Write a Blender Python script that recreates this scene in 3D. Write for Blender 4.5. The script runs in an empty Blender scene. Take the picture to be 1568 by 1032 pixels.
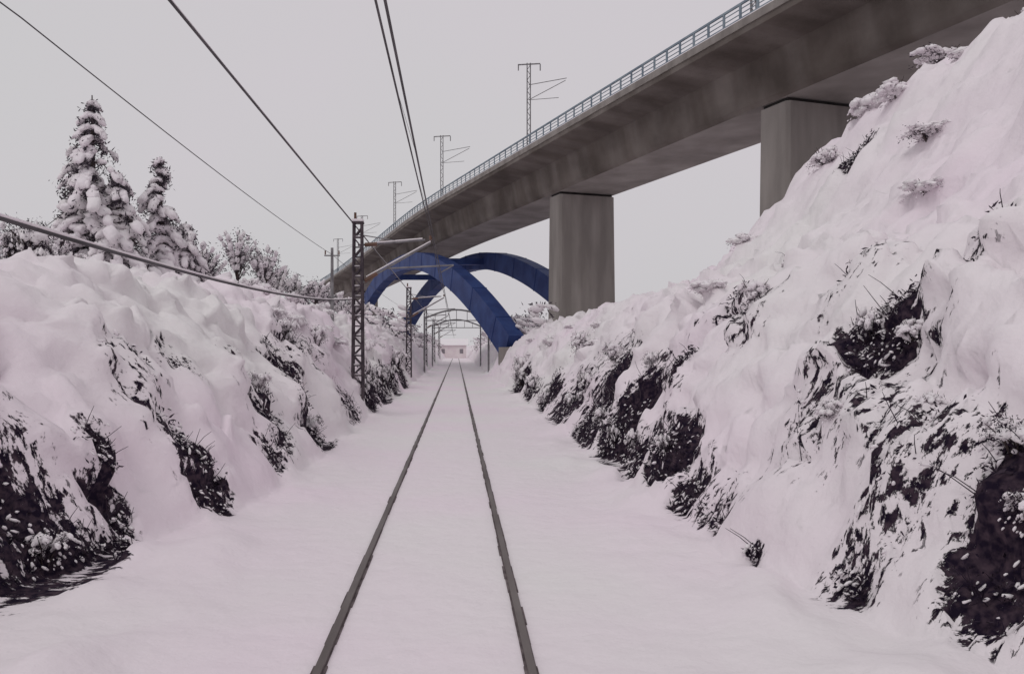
import bpy, math, random
from mathutils import Vector, Matrix, noise
random.seed(7)
R=random
sc=bpy.context.scene
EYE=2.53
# ---------------------------------------------------------------- materials
def newmat(name):
    m=bpy.data.materials.new(name); m.use_nodes=True
    nt=m.node_tree; b=nt.nodes['Principled BSDF']
    return m,nt,b
def noisy(name,c1,c2,scale=3.0,rough=0.8,bump=0.0,bscale=20,stretch=(1,1,1),detail=5,metal=0.0,lo=0.35,hi=0.65,spec=0.2):
    m,nt,b=newmat(name)
    tc=nt.nodes.new('ShaderNodeTexCoord'); mp=nt.nodes.new('ShaderNodeMapping')
    mp.inputs['Scale'].default_value=stretch
    nt.links.new(tc.outputs['Object'],mp.inputs['Vector'])
    n=nt.nodes.new('ShaderNodeTexNoise'); n.inputs['Scale'].default_value=scale; n.inputs['Detail'].default_value=detail
    nt.links.new(mp.outputs[0],n.inputs['Vector'])
    r=nt.nodes.new('ShaderNodeValToRGB')
    r.color_ramp.elements[0].position=lo; r.color_ramp.elements[1].position=hi
    r.color_ramp.elements[0].color=(*c1,1); r.color_ramp.elements[1].color=(*c2,1)
    nt.links.new(n.outputs['Fac'],r.inputs['Fac']); nt.links.new(r.outputs[0],b.inputs['Base Color'])
    b.inputs['Roughness'].default_value=rough; b.inputs['Metallic'].default_value=metal
    b.inputs['Specular IOR Level'].default_value=spec
    if bump>0:
        n2=nt.nodes.new('ShaderNodeTexNoise'); n2.inputs['Scale'].default_value=bscale; n2.inputs['Detail'].default_value=6
        nt.links.new(tc.outputs['Object'],n2.inputs['Vector'])
        bp=nt.nodes.new('ShaderNodeBump'); bp.inputs['Strength'].default_value=bump; bp.inputs['Distance'].default_value=0.1
        nt.links.new(n2.outputs['Fac'],bp.inputs['Height']); nt.links.new(bp.outputs[0],b.inputs['Normal'])
    return m
M_snow=noisy('snow',(0.82,0.715,0.785),(0.79,0.755,0.765),0.16,0.9,0.5,3.0,spec=0.1)
M_snowb=noisy('snow_on_branches',(0.82,0.755,0.80),(0.82,0.785,0.80),0.8,0.9,0.3,9.0,spec=0.1)
M_leaf=noisy('dark_foliage',(0.012,0.006,0.018),(0.05,0.035,0.05),3.0,0.85)
M_leafb=noisy('evergreen_needles',(0.04,0.033,0.045),(0.11,0.09,0.11),3.0,0.85)
M_bark=noisy('bark',(0.05,0.035,0.035),(0.10,0.08,0.075),6,0.9)
M_pier=noisy('pier_concrete',(0.20,0.18,0.17),(0.29,0.265,0.25),0.6,0.9,0.2,3.0,stretch=(1.5,1.5,0.25),detail=8)
M_blue=noisy('blue_steel',(0.018,0.034,0.13),(0.032,0.06,0.19),0.6,0.6)
M_rail=noisy('rail_steel',(0.10,0.08,0.078),(0.19,0.165,0.16),2.0,0.5,metal=0.3,stretch=(1,0.2,1))
M_groove=noisy('dark_rail_groove',(0.08,0.06,0.065),(0.20,0.165,0.17),5.0,0.9)  # dark strip along each rail, for the groove in the snow
M_steel=noisy('galvanised_steel',(0.15,0.14,0.15),(0.26,0.25,0.26),3,0.6)
M_dsteel=noisy('weathered_mast_steel',(0.045,0.035,0.045),(0.10,0.08,0.09),4,0.7)
M_wire=noisy('wire',(0.06,0.055,0.06),(0.12,0.11,0.12),1.0,0.7)
M_rling=noisy('railing_paint',(0.16,0.20,0.25),(0.26,0.31,0.35),1.0,0.6)
M_dark=noisy('bearing_gap_shade',(0.02,0.02,0.02),(0.04,0.035,0.035),2,0.9)  # bearings and the shade of their gap, put into one near-black slab colour
M_plast=noisy('plaster',(0.70,0.62,0.64),(0.76,0.7,0.7),1,0.9)
M_glass=noisy('window_glass',(0.2,0.18,0.2),(0.26,0.24,0.26),1,0.3)
M_ins=noisy('insulator',(0.12,0.07,0.05),(0.18,0.10,0.08),1,0.4)
M_conc=noisy('concrete',(0.095,0.080,0.073),(0.20,0.176,0.163),0.28,0.9,0.3,3.0,stretch=(1,1,1.4),detail=10,lo=0.3,hi=0.7)
nt=M_conc.node_tree; b=nt.nodes['Principled BSDF']; src=b.inputs['Base Color'].links[0].from_socket
tc=nt.nodes.new('ShaderNodeTexCoord'); mp=nt.nodes.new('ShaderNodeMapping'); mp.inputs['Scale'].default_value=(0.1,0.55,0.10)
nt.links.new(tc.outputs['Object'],mp.inputs['Vector'])
n=nt.nodes.new('ShaderNodeTexNoise'); n.inputs['Scale'].default_value=1.0; n.inputs['Detail'].default_value=9; nt.links.new(mp.outputs[0],n.inputs['Vector'])
r=nt.nodes.new('ShaderNodeValToRGB'); r.color_ramp.elements[0].position=.35; r.color_ramp.elements[1].position=.62
r.color_ramp.elements[0].color=(.74,.71,.69,1); r.color_ramp.elements[1].color=(1.05,1.05,1.05,1); nt.links.new(n.outputs['Fac'],r.inputs['Fac'])
mu=nt.nodes.new('ShaderNodeMixRGB'); mu.blend_type='MULTIPLY'; mu.inputs['Fac'].default_value=1
nt.links.new(src,mu.inputs['Color1']); nt.links.new(r.outputs[0],mu.inputs['Color2']); nt.links.new(mu.outputs[0],b.inputs['Base Color'])
M_soff=noisy('soffit_concrete',(0.20,0.18,0.17),(0.32,0.295,0.28),0.4,0.9,0.2,3.0,detail=9,lo=.3,hi=.7)
# ground snow: bare dark undergrowth shows where the snow has slid out (vertex attribute "bare")
nt=M_snow.node_tree; b=nt.nodes['Principled BSDF']; src=b.inputs['Base Color'].links[0].from_socket
at=nt.nodes.new('ShaderNodeAttribute'); at.attribute_name='bare'
tc=nt.nodes.new('ShaderNodeTexCoord')
mp=nt.nodes.new('ShaderNodeMapping'); mp.inputs['Scale'].default_value=(0.6,1.6,0.6); nt.links.new(tc.outputs['Object'],mp.inputs['Vector'])
n=nt.nodes.new('ShaderNodeTexNoise'); n.inputs['Scale'].default_value=6.5; n.inputs['Detail'].default_value=6; n.inputs['Roughness'].default_value=.7
nt.links.new(mp.outputs[0],n.inputs['Vector'])
m1=nt.nodes.new('ShaderNodeMath'); m1.operation='MULTIPLY_ADD'; m1.inputs[1].default_value=3.6; m1.inputs[2].default_value=-1.8
nt.links.new(n.outputs['Fac'],m1.inputs[0])
m2=nt.nodes.new('ShaderNodeMath'); m2.operation='ADD'; nt.links.new(at.outputs['Fac'],m2.inputs[0]); nt.links.new(m1.outputs[0],m2.inputs[1])
gate=nt.nodes.new('ShaderNodeMapRange'); gate.inputs['From Min'].default_value=.12; gate.inputs['From Max'].default_value=.3; nt.links.new(at.outputs['Fac'],gate.inputs['Value'])
m3=nt.nodes.new('ShaderNodeMapRange'); m3.inputs['From Min'].default_value=.60; m3.inputs['From Max'].default_value=.74; m3.interpolation_type='SMOOTHSTEP'
nt.links.new(m2.outputs[0],m3.inputs['Value'])
m4=nt.nodes.new('ShaderNodeMath'); m4.operation='MULTIPLY'; nt.links.new(m3.outputs[0],m4.inputs[0]); nt.links.new(gate.outputs[0],m4.inputs[1])
cr=nt.nodes.new('ShaderNodeValToRGB'); n3=nt.nodes.new('ShaderNodeTexNoise'); n3.inputs['Scale'].default_value=11; nt.links.new(tc.outputs['Object'],n3.inputs['Vector'])
cr.color_ramp.elements[0].color=(.012,.007,.018,1); cr.color_ramp.elements[1].color=(.075,.05,.065,1); cr.color_ramp.elements[0].position=.4; cr.color_ramp.elements[1].position=.75
nt.links.new(n3.outputs['Fac'],cr.inputs['Fac'])
mm=nt.nodes.new('ShaderNodeMixRGB'); nt.links.new(m4.outputs[0],mm.inputs['Fac']); nt.links.new(src,mm.inputs['Color1']); nt.links.new(cr.outputs[0],mm.inputs['Color2'])
nt.links.new(mm.outputs[0],b.inputs['Base Color'])
bp0=b.inputs['Normal'].links[0].from_node
bp=nt.nodes.new('ShaderNodeBump'); bp.invert=True; bp.inputs['Strength'].default_value=.8; bp.inputs['Distance'].default_value=.06
nt.links.new(m4.outputs[0],bp.inputs['Height']); nt.links.new(bp0.outputs[0],bp.inputs['Normal']); nt.links.new(bp.outputs[0],b.inputs['Normal'])

# ---------------------------------------------------------------- mesh builder
class MB:
    def __init__(s): s.v=[];s.f=[];s.m=[]
    def add(s,vs,fs,mi=0):
        o=len(s.v); s.v+= [tuple(x) for x in vs]; s.f+=[tuple(i+o for i in f) for f in fs]; s.m+=[mi]*len(fs)
    def box(s,c,size,rot=None,mi=0):
        hx,hy,hz=[x/2 for x in size]; c=Vector(c)
        vs=[Vector((x,y,z)) for x in(-hx,hx) for y in(-hy,hy) for z in(-hz,hz)]
        if rot is not None: vs=[rot@v for v in vs]
        s.add([v+c for v in vs],[(0,1,3,2),(4,6,7,5),(0,4,5,1),(2,3,7,6),(0,2,6,4),(1,5,7,3)],mi)
    def bar(s,a,b,w,h=None,mi=0):
        a=Vector(a);b=Vector(b);d=b-a; h=h or w
        q=d.to_track_quat('Y','Z').to_matrix()
        s.box((a+b)/2,(w,d.length,h),q,mi)
    def tube(s,pts,rads,n=6,mi=0):
        vs=[];fs=[]
        for i,p in enumerate(pts):
            p=Vector(p)
            d=(Vector(pts[min(i+1,len(pts)-1)])-Vector(pts[max(i-1,0)])).normalized()
            u=d.orthogonal().normalized() if i==0 else (u-d*u.dot(d)).normalized()
            w=d.cross(u); r=rads[i] if hasattr(rads,'__len__') else rads
            for k in range(n):
                a=2*math.pi*k/n; vs.append(p+(u*math.cos(a)+w*math.sin(a))*r)
        for i in range(len(pts)-1):
            for k in range(n):
                fs.append((i*n+k,i*n+(k+1)%n,(i+1)*n+(k+1)%n,(i+1)*n+k))
        fs.append(tuple(range(n))[::-1]); fs.append(tuple((len(pts)-1)*n+k for k in range(n)))
        s.add(vs,fs,mi)
    def mesh(s,name,mats,smooth=False,smooth_mi=None):
        me=bpy.data.meshes.new(name); me.from_pydata(s.v,[],s.f)
        for m in mats: me.materials.append(m)
        me.polygons.foreach_set('material_index',s.m)
        if smooth: me.polygons.foreach_set('use_smooth',[True]*len(s.f))
        elif smooth_mi is not None: me.polygons.foreach_set('use_smooth',[x==smooth_mi for x in s.m])
        me.update(); return me
    def obj(s,name,mats,parent=None,**k):
        o=bpy.data.objects.new(name,s.mesh(name,mats,**k)); sc.collection.objects.link(o)
        if parent: o.parent=parent
        return o
def empty(name):
    o=bpy.data.objects.new(name,None); sc.collection.objects.link(o); return o
def sm(t):
    t=max(0,min(1,t)); return t*t*(3-2*t)
def lerp(a,b,t): return a+(b-a)*t

# ---------------------------------------------------------------- terrain
def fbm(x,y,z=0,o=3): return noise.fractal(Vector((x,y,z)),0.6,2.1,o)
# patches where the snow has slipped off the undergrowth: X, Y, half-width across slope, half-length along track, strength
BARE=[(-4.5,8.8,.75,.9,1.15),(-4.9,8.0,.8,.7,1.1),(-3.85,12.0,.5,.42,1.25),(-4.4,10.2,.35,.28,1.0),(-4.1,9.7,.3,.5,.8),(-4.45,20.7,.6,1.0,.95),(-3.9,20.2,.5,.8,.95),
 (-3.5,20,.45,1.1,1.2),(-3.6,33,.5,2.6,1.15),(-3.6,38,.6,2.4,1.2),(-3.6,44,.6,3,1.15),(-3.6,52,.6,3,1.0),(-3.6,27,.4,1.6,.8),(-4.8,12.0,.5,.8,.45),(-4.1,16.8,.7,1.3,.68),(-3.45,15.6,.3,.8,.85),(-4.6,24.5,.6,2,.6),(-4.7,14.2,.4,.5,.5),
 (3.9,27,.8,2.2,1.2),(4.08,22.5,.85,1.5,1.2),(4.03,18.3,.8,1.1,1.15),(3.5,15.4,.45,1.0,1.2),(3.5,13.4,.35,.7,1.1),(3.5,21.5,.45,1.8,1.1),(3.5,18,.45,1.2,1.1),(4.45,16,.35,.5,1.0),(4.98,13.8,.4,.55,.95),(5.15,10.0,.5,.55,1.2),
 (4.7,6.7,.6,.75,1.2),(4.6,7.8,.6,.6,.62),(3.8,7.9,.3,.4,.6),(4.35,10,.6,.8,.55),(4.8,8.7,.5,.7,.62),(3.42,9.4,.12,.2,1.0),(3.6,46,.5,3,1.15),(3.6,38,.4,2.5,.9),(3.45,11.9,.3,.8,.85),(3.6,10.7,.3,.6,.55),(5.9,12,.5,.5,.45),
 (4.9,25,.6,2,.6),(5.6,17,.6,1,.5),(8.4,20.4,.25,.3,.95),(11.2,22.8,.5,.5,.85),(6.3,9.6,.4,.5,.5),(3.7,32,.5,2.4,1.0)]
def bare(X,Y):
    m=0
    for x,y,a,b,s in BARE:
        dx=(X-x)/a
        if abs(dx)>1.8: continue
        dy=(Y-y)/b
        if abs(dy)>1.8: continue
        r=math.sqrt(dx*dx+dy*dy)
        m=max(m,s*(1-sm((r-.45)/1.15)))
    if m<=0.02: return 0.0
    st=noise.noise(Vector((X*0.9,Y*max(.9,2.6-.05*Y),3)))*1.0+0.5*noise.noise(Vector((X*2,Y*5.5,8)))
    return m+0.75*st*min(1,m*1.5)
RISE=[(8,0),(9.8,1.5),(10.8,2.8),(13,5.6),(18,7.9),(22,8.6),(500,9.5)]
def rise(X):
    for (a,b),(c,d) in zip(RISE,RISE[1:]):
        if X<=c: return b+(d-b)*(X-a)/(c-a)
    return RISE[-1][1]
def height(X,Y,det=True):
    fl=-3.25-1.3*sm((14-Y)/7)+0.34*fbm(Y*0.26,3.1)
    fr=3.25+1.0*sm((10-Y)/5)+0.34*fbm(Y*0.26,8.1)
    z=0.0
    if X<fl:
        d=fl-X; w=3.9; hh=4.35-0.45*sm((25-Y)/9)
        z=hh*(1-(1-min(1,d/w))**1.9) if d<w else hh+0.11*(d-w)
        if d>70: z=hh+0.11*(70-w)+0.02*(d-70)
    elif X>fr:
        d=X-fr; w=4.7
        z=4.5*(1-(1-min(1,d/w))**1.9) if d<w else 4.5
        if X>8: z+=rise(X)*(1-sm((Y-25)/17)) + 0.015*(min(X,60)-8)
    if det and z>0.0:
        a=sm(z/1.3)
        n1=fbm(X*0.5,Y*0.42,0,3)
        n2=abs(noise.noise(Vector((X*1.0+3,Y*0.8,7)))); n3=abs(noise.noise(Vector((X*2.3+9,Y*1.9,17))))
        k=0.8 if X>10 else 1.0
        z+=a*(0.32*n1+k*0.78*(n2-0.22)+k*0.36*(n3-.2)+0.06*fbm(X*2.6,Y*2.2,5,3))
        z+=sm(z/1.0)*0.05*fbm(X*5,Y*5,9,2)
    if det and z<0.6:
        k=sm((abs(X+0.245)-1.15)/1.2)
        z+=0.06*k*fbm(X*0.7,Y*0.45,2)+0.06*k*sm((abs(X)-1.6)/1.6)+0.012*k*fbm(X*3,Y*2.2,4)
        z+=0.28*sm((abs(X)-2.1)/1.1)*max(0,noise.noise(Vector((X*1.2,Y*0.75,21)))+.05)
        if abs(X+0.245)<0.6: z+=0.02*sm((0.6-abs(X+0.245))/0.3)*fbm(X*1.2,Y*0.7,4)
    return z
xs=[]; x=-420.0
while x<420:
    xs.append(x); a=abs(x); x+= 0.2 if a<2.0 else (0.09 if a<6.8 else (0.2 if a<20 else (1.0 if a<40 else (4 if a<100 else 25))))
xs.append(420)
ys=[]; y=-60.0
while y<1500:
    ys.append(y)
    y+= 2.0 if y<2 else (0.10 if y<24 else (0.22 if y<50 else (0.8 if y<110 else (3 if y<220 else 40))))
nx=len(xs)
mb=MB(); AT=[]
for Y in ys:
    for X in xs:
        z=height(X,Y); D=bare(X,Y) if 3<abs(X)<13 and 5<Y<60 else 0.0
        if z<0.12: D*=sm(z/0.12)
        # snow cushions bulge sideways out over the cutting
        bx=0.0
        if 3<abs(X)<12 and 0<Y<70:
            bx=0.46*sm((z-.3)/1.0)*sm((12-abs(X))/4)*(noise.noise(Vector((z*1.1,Y*0.8,40+X*.2)))*.9+.5*noise.noise(Vector((z*2.6,Y*1.9,50))))
            bx*=1 if X<0 else -1
        z-=0.20*sm((D-.45)/.4)*sm(z/.4)
        if 0.05<D<0.5: z+=0.06*sm(z/.3)
        mb.v.append((X+bx,Y,z)); AT.append(D)
mb.f=[(j*nx+i,j*nx+i+1,(j+1)*nx+i+1,(j+1)*nx+i) for j in range(len(ys)-1) for i in range(nx-1)]; mb.m=[0]*len(mb.f)
g=mb.obj('snowy_ground',[M_snow],smooth=True)
ga=g.data.attributes.new('bare','FLOAT','POINT'); ga.data.foreach_set('value',AT)
from mathutils.bvhtree import BVHTree
BV=BVHTree.FromPolygons(mb.v,mb.f)
def surf(X,Y):
    h=BV.ray_cast(Vector((X,Y,60)),Vector((0,0,-1)))
    return (h[0].z,h[1]) if h[0] else (height(X,Y),Vector((0,0,1)))

# ---------------------------------------------------------------- railway track
mb=MB(); CX=-0.245
for sgn in(-1,1):
    xx=CX+sgn*0.834
    for i in range(476):
        Y=-10+i*0.5
        mb.box((xx+R.uniform(-.005,.005),Y+.25,R.uniform(-.004,.002)),(0.10+R.uniform(-.02,.016),.5,0.026),mi=1)
    mb.box((xx,105,-0.04),(0.062,230,0.17),mi=0)
mb.obj('railway_track',[M_rail,M_groove])

# ---------------------------------------------------------------- viaduct
via=empty('railway_viaduct')
PX=[(-40,42.6),(0,29.2),(42,15.1),(99,-4.0),(132,-13.4),(160,-22.2),(192,-32.5)]
def px(Y):
    def pl(Y):
        for (a,b),(c,d) in zip(PX,PX[1:]):
            if Y<=c: return b+(d-b)*(Y-a)/(c-a)
        a,b=PX[-2];c,d=PX[-1]; return d+(d-b)/(c-a)*(Y-c)
    return sum(pl(Y+k) for k in(-9,-4.5,0,4.5,9))/5
def drop(Y): return -2.0*sm((Y-100)/95)
def soff(Y): return 16.03
DT=19.4
def section(Y):
    b=px(Y); dz=drop(Y); s=soff(Y)
    return [(b,DT),(b,DT-0.45),(b+2.35,DT-0.95),(b+2.75,s+0.25),(b+2.98,s),(b+8.62,s),(b+8.85,s+0.25),(b+9.25,DT-0.95),(b+11.6,DT-0.45),(b+11.6,DT)],dz
mb=MB(); ysd=[-38+i*2 for i in range(116)]
vs=[];n=10
for Y in ysd:
    s,dz=section(Y)
    vs+=[(a,Y,b+dz) for a,b in s]
fs=[];mi=[]
for j in range(len(ysd)-1):
    for k in range(n):
        fs.append((j*n+k,(j+1)*n+k,(j+1)*n+(k+1)%n,j*n+(k+1)%n)); mi.append(1 if k==4 else 0)
fs.append(tuple(range(n)));fs.append(tuple((len(ysd)-1)*n+k for k in range(n))[::-1]); mi+=[0,0]
mb.add(vs,fs); mb.m=mi
mb.obj('deck',[M_conc,M_soff],via)
mb=MB()
for Y in range(-38,190,2):
    for off,w in((-0.06,0.32),(11.34,0.32)):
        a=Vector((px(Y)+off+w/2,Y,DT+0.1+drop(Y)));b=Vector((px(Y+2)+off+w/2,Y+2,DT+0.1+drop(Y+2)))
        mb.bar(a,b,w,0.42,0)
        mb.bar(a+Vector((0,0,0.24)),b+Vector((0,0,0.24)),w*0.8,0.07,1)
mb.obj('edge_beam',[M_pier,M_snowb],via)
mb=MB()
for off in(0.05,11.5):
    Y=-30.0
    while Y<190:
        p=Vector((px(Y)+off,Y,DT+0.3+drop(Y)))
        mb.box(p+Vector((0,0,0.42)),(0.09,0.2,0.9))
        Y+=1.3
    for Y in range(-30,190,2):
        for h in(0.42,1.2):
            a=Vector((px(Y)+off,Y,DT+h+drop(Y)));b=Vector((px(Y+2)+off,Y+2,DT+h+drop(Y+2)))
            mb.bar(a,b,0.1,0.09 if h<1 else 0.12)
        for h in(0.68,0.94):
            a=Vector((px(Y)+off,Y,DT+h+drop(Y)));b=Vector((px(Y+2)+off,Y+2,DT+h+drop(Y+2)))
            mb.bar(a,b,0.04,0.04)
mb.obj('railing',[M_rling],via)
def pier(Yc,zb):
    cx=px(Yc)+5.8; dz=drop(Yc)
    t=math.atan2(px(Yc+3)-px(Yc-3),6)
    rot=Matrix.Rotation(-t,3,'Z')
    mb=MB(); zt=soff(Yc)+dz-0.22
    def ring(z,w,d,c=0.18):
        return [rot@Vector(q) + Vector((cx,Yc,z)) for q in [(-w+c,-d,0),(w-c,-d,0),(w,-d+c,0),(w,d-c,0),(w-c,d,0),(-w+c,d,0),(-w,d-c,0),(-w,-d+c,0)]]
    R_=[ring(zb,2.75,1.3),ring(zt-0.5,2.62,1.15),ring(zt,2.62,1.15)]
    vs=sum(R_,[]); fs=[]
    for j in range(2):
        for k in range(8): fs.append((j*8+k,j*8+(k+1)%8,(j+1)*8+(k+1)%8,(j+1)*8+k))
    fs.append(tuple(16+k for k in range(8)))
    mb.add(vs,fs,0)
    mb.box((cx,Yc,zt+0.11),(4.9,1.9,0.215),rot,1)
    mb.obj('pier',[M_pier,M_dark],via)
for Yc,zb in((19,-1),(45.4,0),(71.6,0),(168,0)): pier(Yc,zb)
def rib(off,name):
    mb=MB(); N=56; vs=[]
    Y0,Y1=75.0,160.0
    pts=[]
    for i in range(N+1):
        u=i/N; Y=lerp(Y0,Y1,u)
        z=EYE+0.1+12.0*(1-abs(2*u-1)**2.25)+drop(Y)*0.4
        pts.append(Vector((px(Y)+off,Y,z)))
    for i,p in enumerate(pts):
        d=(pts[min(i+1,N)]-pts[max(i-1,0)]).normalized()
        side=Vector((d.y,-d.x,0)).normalized(); up=side.cross(d).normalized()
        if up.z<0: up=-up
        u=abs(2*i/N-1); hh=1.0+0.35*u; hw=0.75
        vs+=[p-side*hw-up*hh,p+side*hw-up*hh,p+side*hw+up*hh,p-side*hw+up*hh]
    fs=[]
    for j in range(N):
        for k in range(4): fs.append((j*4+k,j*4+(k+1)%4,(j+1)*4+(k+1)%4,(j+1)*4+k))
    fs+=[(0,1,2,3),(N*4+3,N*4+2,N*4+1,N*4)]
    mb.add(vs,fs)
    for i in range(2,N-1,4):
        p=pts[i]; d=(pts[i+1]-pts[i-1]).normalized(); u=abs(2*i/N-1)
        mb.box(p,(1.58,0.12,2*(1.0+0.35*u)+0.08),d.to_track_quat('Y','Z').to_matrix())
    mb.obj(name,[M_blue],via); return pts
ra=rib(1.2,'arch_rib_near'); rb=rib(10.4,'arch_rib_far')
mb=MB()
for i in(21,28,35): mb.bar(ra[i]-Vector((0,0,0.1)),rb[i]-Vector((0,0,0.1)),0.8,0.8)
mb.obj('arch_cross_beam',[M_blue],via)
mb=MB()
for r_ in(ra,rb):
    for i in(0,56):
        mb.box(r_[i]+Vector((0,0,-1.9)),(2.6,4.2,4.0))
mb.obj('arch_springing_block',[M_pier],via)

# ---------------------------------------------------------------- masts on deck
def deck_mast(Y,name='catenary_mast'):
    p=Vector((px(Y)+0.9,Y,DT+drop(Y)))
    mb=MB(); H=8.0
    for dx in(-0.14,0.14): mb.bar(p+Vector((dx,0,0)),p+Vector((dx,0,H)),0.09,0.14)
    z=0.2; s=1
    while z<H-0.5:
        mb.bar(p+Vector((-0.14*s,0,z)),p+Vector((0.14*s,0,z+0.45)),0.045); z+=0.45; s=-s
    mb.bar(p+Vector((-0.9,0,H-0.15)),p+Vector((1.0,0,H-0.05)),0.09)
    mb.bar(p+Vector((0,0,H-1.9)),p+Vector((3.3,0,H-1.3)),0.05)
    mb.bar(p+Vector((0,0,H-3.2)),p+Vector((3.2,0,H-1.5)),0.05)
    mb.bar(p+Vector((0,0,H-3.2)),p+Vector((2.6,0,H-3.0)),0.04)
    for dx in(-0.9,1.0): mb.tube([p+Vector((dx,0,H-0.1)),p+Vector((dx,0,H-0.65))],0.05,mi=0)
    mb.obj(name,[M_steel,M_ins])
for Y in(43,71,95,120,146,171): deck_mast(Y)
# ---------------------------------------------------------------- line-side lattice masts
def lattice_mast(Y,X=-3.62,H=7.15,arm=True):
    z0=height(X,Y,False)-0.3
    mb=MB(); w=0.19
    def cw(z): return w*(1-0.25*z/H)
    for sx in(-1,1):
        for sy in(-1,1):
            mb.bar((X+sx*w,Y+sy*w,z0),(X+sx*cw(H),Y+sy*cw(H),H),0.065,mi=0)
    z=z0+0.3;s=1
    while z<H-0.2:
        a=cw(z);b=cw(z+0.36)
        for sy in(-1,1):
            mb.bar((X-s*a,Y+sy*a,z),(X+s*b,Y+sy*b,z+0.36),0.045)
            mb.bar((X+sy*a,Y-s*a,z),(X+sy*b,Y+s*b,z+0.36),0.045)
        mb.box((X,Y-a,z),(2*a,0.04,0.05))
        if R.random()<0.6: mb.box((X,Y,z+0.03),(1.7*a,1.7*a,0.07),mi=1)
        z+=0.36;s=-s
    mb.box((X,Y,H+0.03),(0.42,0.42,0.06)); mb.box((X,Y,H+0.1),(0.4,0.4,0.09),mi=1)
    mb.tube([(X-0.1,Y,H+0.1),(X-0.1,Y,H+0.4)],0.05,mi=2)
    if arm:
        tx=-0.95
        mb.tube([(X,Y,6.35),(tx-0.2,Y,6.55)],0.035,mi=3)
        mb.tube([(X,Y,6.75),(tx-1.2,Y,6.5)],0.02,mi=3)
        mb.tube([(X,Y,4.9),(tx,Y,6.45)],0.04,mi=3)
        mb.tube([(X+1.1,Y,5.5),(-0.1,Y,5.62)],0.03,mi=3)
        mb.tube([(-0.1,Y,5.62),(-0.57,Y,5.36)],0.022,mi=3)
        mb.tube([(tx,Y,6.55),(tx,Y,6.7)],0.06,mi=2)
        for zz in(6.35,4.92): mb.tube([(X+0.25,Y,zz+(0.02 if zz>6 else 0.12)),(X+0.7,Y,zz+(0.05 if zz>6 else 0.4))],0.075,n=8,mi=2)
        mb.tube([(X+0.3,Y,6.42),(tx-0.3,Y,6.60)],0.025,mi=1)
        mb.tube([(X+0.3,Y,5.2),(tx,Y,6.50)],0.025,mi=1)
    mb.obj('lattice_mast',[M_dsteel,M_snowb,M_ins,M_steel])
for Y in(-20,30,62,95,130,170): lattice_mast(Y)
mb=MB()
for Y in(84,112):
    for X in(-3.3,3.3): mb.tube([(X,Y,-0.2),(X,Y,5.9)],0.10)
    pts=[(lerp(-3.3,3.3,i/12),Y,5.7+0.9*math.sin(math.pi*i/12)) for i in range(13)]
    mb.tube(pts,0.09); mb.tube([(-3.3,Y,5.5),(3.3,Y,5.5)],0.05)
    for i in range(2,11,2): mb.tube([(pts[i][0],Y,5.5),pts[i]],0.03)
mb.obj('catenary_portal',[M_steel])

# ---------------------------------------------------------------- wires
def wire(name,pts,r,snow=0.0):
    mb=MB(); mb.tube(pts,r,n=6)
    if snow>0: mb.tube([(a,b,c+r+snow*0.5) for a,b,c in pts],[snow*(1+.5*noise.noise(Vector((0,b*1.3,c)))) for a,b,c in pts],n=5,mi=1)
    mb.obj(name,[M_wire,M_snowb],smooth=True)
def span(x,h,sag,sup,step=2.0):
    pts=[]
    for a,b in zip(sup,sup[1:]):
        n=max(2,int((b-a)/step))
        for i in range(n):
            u=i/n; Y=lerp(a,b,u); pts.append((x,Y,h-4*sag*u*(1-u)))
    pts.append((x,sup[-1],h)); return pts
S=[-20,30,62,95,130,170,210]
wire('contact_wire',span(-0.58,5.36,0.0,S,8),0.015)
mes=span(-0.90,6.65,0.25,S)
wire('messenger_wire',mes,0.017)
mb=MB()
for (x,Y,z) in mes[1::3]: mb.tube([(x,Y,z),(-0.58,Y,5.36)],0.004,n=4)
mb.obj('wire_dropper',[M_wire])
wire('feeder_wire',span(-3.95,7.35,0.02,S),0.022,0.014)
wire('utility_wire',span(-6.4,7.4,0.15,[-30,12,42,90,140],2),0.011)
pts=[]
for i in range(121):
    Y=-20+50*i/120.0; pts.append((-3.82,Y,EYE+1.08+0.0019*(Y-10)**2*(1 if Y>10 else 0.75)))
wire('sagging_cable',pts,0.020,0.018)
for Y in(42,):
    z=height(-6.4,Y); mb=MB(); mb.tube([(-6.4,Y,z-0.3),(-6.4,Y,7.75)],[0.10,0.07],n=8); mb.bar((-6.8,Y,7.35),(-6.0,Y,7.35),0.06)
    for dx in(-0.35,0.35): mb.tube([(-6.4+dx,Y,7.4),(-6.4+dx,Y,7.6)],0.04,mi=1)
    mb.obj('utility_pole',[M_steel,M_ins])

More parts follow.
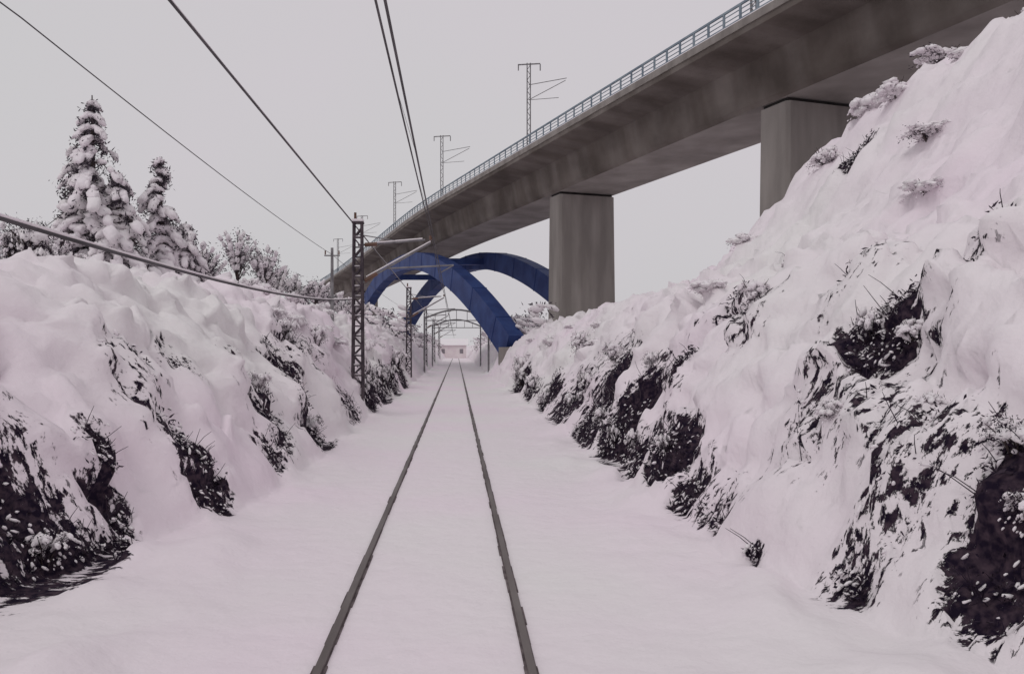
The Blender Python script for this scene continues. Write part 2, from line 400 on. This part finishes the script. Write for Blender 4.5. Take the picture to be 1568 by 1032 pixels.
# ---------------------------------------------------------------- vegetation
import bmesh
def ico(sub):
    bm=bmesh.new(); bmesh.ops.create_icosphere(bm,subdivisions=sub,radius=1.0); bm.verts.ensure_lookup_table()
    v=[q.co.copy() for q in bm.verts]; f=[tuple(q.index for q in p.verts) for p in bm.faces]; bm.free(); return v,f
ICO2=ico(2); ICO1=ico(1)
def blob(mb,c,ax,l,w,h,mi,rnd,nz=0.3,lo=False):
    IV,IF=ICO1 if lo else ICO2
    q=Vector(ax).to_track_quat('Y','Z').to_matrix(); o=Vector((rnd.random()*50,rnd.random()*50,0))
    c=Vector(c)
    mb.add([c+q@Vector((v.x*w,v.y*l,v.z*h))*(1+nz*noise.noise(v*1.7+o)*1.6) for v in IV],IF,mi)
def leaf(mb,c,s,mi,rnd):
    a=Vector((rnd.gauss(0,1),rnd.gauss(0,1),rnd.gauss(0,1))).normalized(); b=a.orthogonal().normalized()
    b=(Matrix.Rotation(rnd.random()*6.28,3,a)@b); d=a.cross(b); c=Vector(c)
    l=s*rnd.uniform(0.8,2.2)
    mb.add([c-b*s*0.28,c+d*l*0.5-b*s*0.1,c+b*s*0.28+d*l*0.2,c-d*l*0.6],[(0,1,2,3)],mi)
def shrub(seed,nb,nl,fine=0.16,leafmat=M_leaf):
    rnd=random.Random(seed); mb=MB()
    for i in range(9):
        a=rnd.random()*6.28; t=rnd.uniform(0.3,0.9)
        tip=Vector((math.cos(a)*t,math.sin(a)*t,rnd.uniform(0.7,1.3)))
        mb.tube([(0,0,-0.3),tip*0.5+Vector((0,0,0.15)),tip],[0.035,0.025,0.008],n=4,mi=2)
    nf=14
    for i in range(nf):
        a=6.28*i/nf+rnd.uniform(-.3,.3); t=rnd.uniform(0.45,1.05); hz=rnd.uniform(0.6,1.35)
        P=[Vector((math.cos(a)*t*u,math.sin(a)*t*u,hz*(1.9*u-1.35*u*u)*1.25)) for u in(0.25,0.45,0.65,0.82,1.0)]
        for j,p in enumerate(P):
            for k in range(nl//(nf*5)):
                leaf(mb,p+Vector((rnd.gauss(0,.10),rnd.gauss(0,.10),rnd.gauss(-0.08,.14))),rnd.uniform(0.03,0.08),0,rnd)
        for j in range(len(P)-1):
            if rnd.random()<nb:
                d=(P[j+1]-P[j]); m=(P[j]+P[j+1])/2+Vector((0,0,0.07))
                s=rnd.uniform(0.6,1.25)*fine
                blob(mb,m,d,d.length*0.62,s*0.8,s*0.55,1,rnd,.4)
                if rnd.random()<0.5: blob(mb,m+Vector((rnd.gauss(0,.1),rnd.gauss(0,.1),-0.08)),d,s*1.0,s*.6,s*.5,1,rnd,.4)
    for k in range(int(16*nb)):
        a=rnd.random()*6.28;u=rnd.random()**.5*0.75; s=rnd.uniform(.1,.22)
        blob(mb,(math.cos(a)*u,math.sin(a)*u,1.25-0.65*u+rnd.uniform(-.15,.05)),(math.cos(a),math.sin(a),-.5),s*1.3,s,s*.7,1,rnd,.4)
    for k in range(60):
        a=rnd.random()*6.28;u=rnd.uniform(0.3,1.0); s=rnd.uniform(.02,.06)
        blob(mb,(math.cos(a)*u,math.sin(a)*u,rnd.uniform(0.0,1.2)*(1.15-0.5*u)),(math.cos(a),math.sin(a),-1),s*1.5,s,s*.8,1,rnd,lo=True)
    return mb.mesh('shrub_mesh',[leafmat,M_snowb,M_bark],smooth_mi=1)
DARK=[shrub(10+i,0.45,1700,.13) for i in range(4)]
MID=[shrub(30+i,0.9,1000,0.2) for i in range(4)]
WHITE=[shrub(50+i,1.0,420,0.30) for i in range(4)]
def put(meshes,X,Y,r,h,dz=-0.1):
    o=bpy.data.objects.new('snow_covered_shrub',R.choice(meshes)); sc.collection.objects.link(o)
    o.location=(X,Y,surf(X,Y)[0]+dz); o.scale=(r,r*R.uniform(.8,1.1),h); o.rotation_euler=(R.uniform(-.1,.1),R.uniform(-.08,.08),R.uniform(0,6.28))
for X,Y,r,h in[(-4.9,8.1,.35,.4),(-4.5,8.9,.3,.35),(-3.6,20.2,.3,.5),(-3.7,31.5,.4,.9),(-3.8,36,.5,1.0),(-3.8,41,.5,1.0),(-3.7,46,.5,1.0),(-3.8,52,.6,1.2),(-8.0,30,.3,.3),
               (3.8,27,.35,.6),(3.75,21,.3,.5),(3.6,16.4,.25,.4),(4.7,6.6,.3,.35),(4.9,7.1,.3,.35),(3.6,45,.5,.9),(3.7,38,.4,.7),(5.2,10.2,.25,.4),(3.45,13.4,.2,.35),(3.9,24.5,.35,.6),(3.6,18.4,.25,.5),(3.6,33,.35,.7)]: put(DARK,X,Y,r,h,-.15)
for X,Y,r,h in[(-5.0,24,.4,.6),(-4.3,17.6,.3,.4),(4.7,31,.5,.8),(3.9,50,.6,1.1),(8.4,20.4,.3,.4),(5.1,14,.3,.4),(4.6,19,.3,.4),(-4.6,27,.4,.6),(4.6,24,.4,.5),(5.4,9.6,.25,.25),(4.9,8.4,.22,.22),(4.4,9.6,.2,.22)]: put(MID,X,Y,r,h,-.12)
for i in range(30):
    side=R.choice((-1,1)); Y=R.uniform(18,60); X=side*R.uniform(4.4,7.5)
    put(WHITE,X,Y,R.uniform(.4,.8),R.uniform(.3,.6),-0.25)
for X,Y,r,h in[(13.2,26,.8,.7),(15.5,26,1.0,.6),(18,25.5,1.0,.6),(11.6,25.6,.6,.6),(12.4,23,.6,.5),(9.5,27,.6,.4),(14,22,.7,.4),(11,19,.6,.35),(9.2,16,.5,.3)]: put(WHITE if R.random()<.6 else MID,X,Y,r,h,-.25)
mb=MB()
n=0
while n<34000:
    x,y,a,b_,s=R.choice(BARE)
    X=x+R.gauss(0,.6)*a; Y=y+R.gauss(0,.6)*b_
    D=bare(X,Y); n+=1
    if D<R.uniform(.45,1.0): continue
    z,nn=surf(X,Y)
    if z<0.1: continue
    p=Vector((X,Y,z))+nn*R.uniform(-.02,.12)
    leaf(mb,p,R.uniform(.015,.05)*(1+.02*Y),0,R)
    if R.random()<.12:
        t=R.uniform(.006,.022); blob(mb,p+nn*.02,(R.gauss(0,.6)+(1 if X>0 else -1),R.gauss(0,.7),R.gauss(.8,.6)),t*R.uniform(1.2,3.5),t,t,1,R,.6,lo=True)
    if R.random()<.02:   # thin stems
        q=p+Vector((R.gauss(0,.1)-(.1 if X>0 else -.1),R.gauss(0,.12),R.uniform(.1,.35))); mb.tube([p-nn*.1,(p+q)/2+Vector((0,0,.03)),q],[.007,.005,.003],n=3)
mb.obj('bank_undergrowth',[M_leaf,M_snowb],smooth_mi=1)

def conifer(X,Y,H,rad,seed,name='snow_laden_pine_tree'):
    rnd=random.Random(seed); z0=surf(X,Y)[0]-0.4; mb=MB(); B=Vector((X,Y,z0))
    mb.tube([B,B+Vector((0.05,0,H*.5)),B+Vector((0,0,H))],[.16,.10,.02],n=8,mi=2)
    z=0.12*H
    while z<H*0.98:
        f=1-z/H; r=rad*(f**0.6)*rnd.uniform(.6,1.2)+0.06
        nb=int(4+3*f)
        for k in range(nb):
            a=rnd.random()*6.28; rr=r*rnd.uniform(.6,1.25)
            N=5
            P=[B+Vector((math.cos(a)*rr*u,math.sin(a)*rr*u,z+0.25*rr*u-0.85*rr*u*u)) for u in[j/N for j in range(N+1)]]
            mb.tube([P[0],P[2],P[5]],[.03,.02,.008],n=4,mi=2)
            for j in range(1,N+1):
                for q in range(17):
                    leaf(mb,P[j]+Vector((rnd.gauss(0,.11),rnd.gauss(0,.11),rnd.gauss(-.16,.11))),rnd.uniform(.04,.11),0,rnd)
                if rnd.random()<.72:
                    s=rnd.uniform(.10,.21)*(0.6+0.9*f)
                    blob(mb,P[j]+Vector((0,0,.04)),P[j]-P[j-1],s*1.6,s*1.1,s*.75,1,rnd,.4)
        z+=H*rnd.uniform(.05,.075)
    mb.obj(name,[M_leafb,M_snowb,M_bark],smooth_mi=1)
conifer(-12.5,28,6.7,1.9,1)
conifer(-13.3,28.6,4.6,1.6,2)
conifer(-10.9,30,5.4,1.3,3)
conifer(-11.6,28.0,4.1,1.4,4)
conifer(-10.1,30.5,3.2,1.0,5)
def broad(X,Y,H,rad,seed):
    rnd=random.Random(seed); z0=surf(X,Y)[0]-0.3; mb=MB(); B=Vector((X,Y,z0))
    mb.tube([B,B+Vector((0,0,H*.45))],[.10,.07],n=6,mi=2)
    for k in range(30):
        a=rnd.random()*6.28;t=rnd.random()**.5*rad
        tip=B+Vector((math.cos(a)*t,math.sin(a)*t,H*(0.55+0.45*rnd.random()*(1-0.4*t/rad))))
        st=B+Vector((0,0,H*rnd.uniform(.25,.45))); mid=(st+tip)/2+Vector((0,0,.15))
        mb.tube([st,mid,tip],[.035,.02,.006],n=4,mi=2)
        for u in(.4,.6,.8,1.0):
            p=st.lerp(tip,u)
            for q in range(12): leaf(mb,p+Vector((rnd.gauss(0,.14),rnd.gauss(0,.14),rnd.gauss(0,.13))),rnd.uniform(.04,.1),0,rnd)
            if rnd.random()<.65:
                s=rnd.uniform(.07,.15); blob(mb,p+Vector((0,0,.06)),tip-st,s*1.5,s,s*.7,1,rnd)
    mb.obj('snow_laden_broadleaf_tree',[M_leafb,M_snowb,M_bark],smooth_mi=1)
for i,(X,Y,H,r) in enumerate([(-10.2,38,4.0,.9),(-9.1,38.5,3.6,.9),(-10.3,33,2.4,.8),(-9.3,42,2.6,.9),(-8.6,44,2.4,.9),(-8.3,48,2.4,.9),(-11,36,2.6,.8),(-8.6,34,1.2,.7),(-8.1,52,2.2,1.0),(-7.8,56,2.4,1.0),(-7.4,60,2.3,1.0)]):
    broad(X,Y,H,r,100+i)
for X,Y,r,h in[(-9.6,18,.55,.75),(-9.1,18.3,.5,.7),(-8.6,18.2,.4,.45),(-10,18.5,.4,.5),(-9.3,17.8,.45,.6),(-8.9,17,.5,.75),(-8.5,16.8,.45,.7),(-9.2,17.0,.4,.6)]: put(DARK,X,Y,r,h,0.1)
mb=MB(); rnd=random.Random(5)
for k in range(150):
    s=rnd.choice((-1,1)); Y=rnd.uniform(60,220); X=s*rnd.uniform(4.5,20)
    if s>0 and X>8 and Y<120: continue
    z=height(X,Y); h=rnd.uniform(1.2,2.6)
    for q in range(60): leaf(mb,(X+rnd.gauss(0,.7),Y+rnd.gauss(0,.7),z+rnd.uniform(0,h)),rnd.uniform(.12,.3),0,rnd)
    for q in range(9):
        t=rnd.uniform(.2,.45); blob(mb,(X+rnd.gauss(0,.7),Y+rnd.gauss(0,.6),z+rnd.uniform(.2,h)),(1,0,-.4),t*1.3,t,t*.6,1,rnd)
mb.obj('distant_woodland',[M_leafb,M_snowb],smooth_mi=1)
# ---------------------------------------------------------------- distant house
h=empty('station_house'); X,Y=-1.2,236
mb=MB(); mb.box((X,Y,1.6),(8,7,4.4)); mb.obj('walls',[M_plast],h)
mb=MB(); mb.add([(X-4.6,Y-4,3.7),(X+4.6,Y-4,3.7),(X+4.6,Y+4,3.7),(X-4.6,Y+4,3.7),(X-4.6,Y,5.6),(X+4.6,Y,5.6)],[(0,1,5,4),(2,3,4,5),(0,4,3),(1,2,5),(0,3,2,1)]); mb.obj('roof',[M_snowb],h)
mb=MB()
for dx in(-2.6,2.6): mb.box((X+dx,Y-3.5,2.0),(1.0,.1,1.3))
mb.obj('windows',[M_glass],h)

# ---------------------------------------------------------------- world & light
w=bpy.data.worlds.new("World"); sc.world=w; w.use_nodes=True; nt=w.node_tree
bg=nt.nodes['Background']; sky=nt.nodes.new('ShaderNodeTexSky'); sky.sky_type='NISHITA'; sky.sun_disc=False
el,az=math.radians(55),math.radians(215)
sky.sun_elevation=el; sky.sun_rotation=az; sky.dust_density=6; sky.air_density=1.5
hs=nt.nodes.new('ShaderNodeHueSaturation'); hs.inputs['Saturation'].default_value=0.06; hs.inputs['Value'].default_value=1.0
nt.links.new(sky.outputs[0],hs.inputs['Color'])
tc=nt.nodes.new('ShaderNodeTexCoord'); nz=nt.nodes.new('ShaderNodeTexNoise'); nz.inputs['Scale'].default_value=1.3; nz.inputs['Detail'].default_value=3
nt.links.new(tc.outputs['Generated'],nz.inputs['Vector'])
rp=nt.nodes.new('ShaderNodeValToRGB'); rp.color_ramp.elements[0].position=.35; rp.color_ramp.elements[1].position=.65
rp.color_ramp.elements[0].color=(5.9,6.0,6.0,1); rp.color_ramp.elements[1].color=(6.3,5.95,6.3,1)
nt.links.new(nz.outputs['Fac'],rp.inputs['Fac'])
mx=nt.nodes.new('ShaderNodeMixRGB'); mx.inputs['Fac'].default_value=0.92
nt.links.new(hs.outputs[0],mx.inputs['Color1']); nt.links.new(rp.outputs[0],mx.inputs['Color2'])
nt.links.new(mx.outputs[0],bg.inputs['Color']); bg.inputs['Strength'].default_value=0.1
sl=bpy.data.lights.new('sun','SUN'); sl.energy=0.5; sl.angle=math.radians(20); sl.color=(1,.96,.94)
so=bpy.data.objects.new('sun',sl); sc.collection.objects.link(so)
d=Vector((math.sin(az)*math.cos(el),math.cos(az)*math.cos(el),math.sin(el)))
so.rotation_euler=d.to_track_quat('Z','Y').to_euler()
# ---------------------------------------------------------------- camera
cd=bpy.data.cameras.new('camera'); co=bpy.data.objects.new('camera',cd); sc.collection.objects.link(co)
co.location=(0,0,EYE); co.rotation_euler=(math.radians(90),0,0)
cd.sensor_width=36; cd.lens=28.7; cd.shift_x=0.0542; cd.shift_y=0.0121; cd.clip_end=4000
sc.camera=co
sc.view_settings.view_transform='Standard'; sc.view_settings.look='None'; sc.view_settings.exposure=0
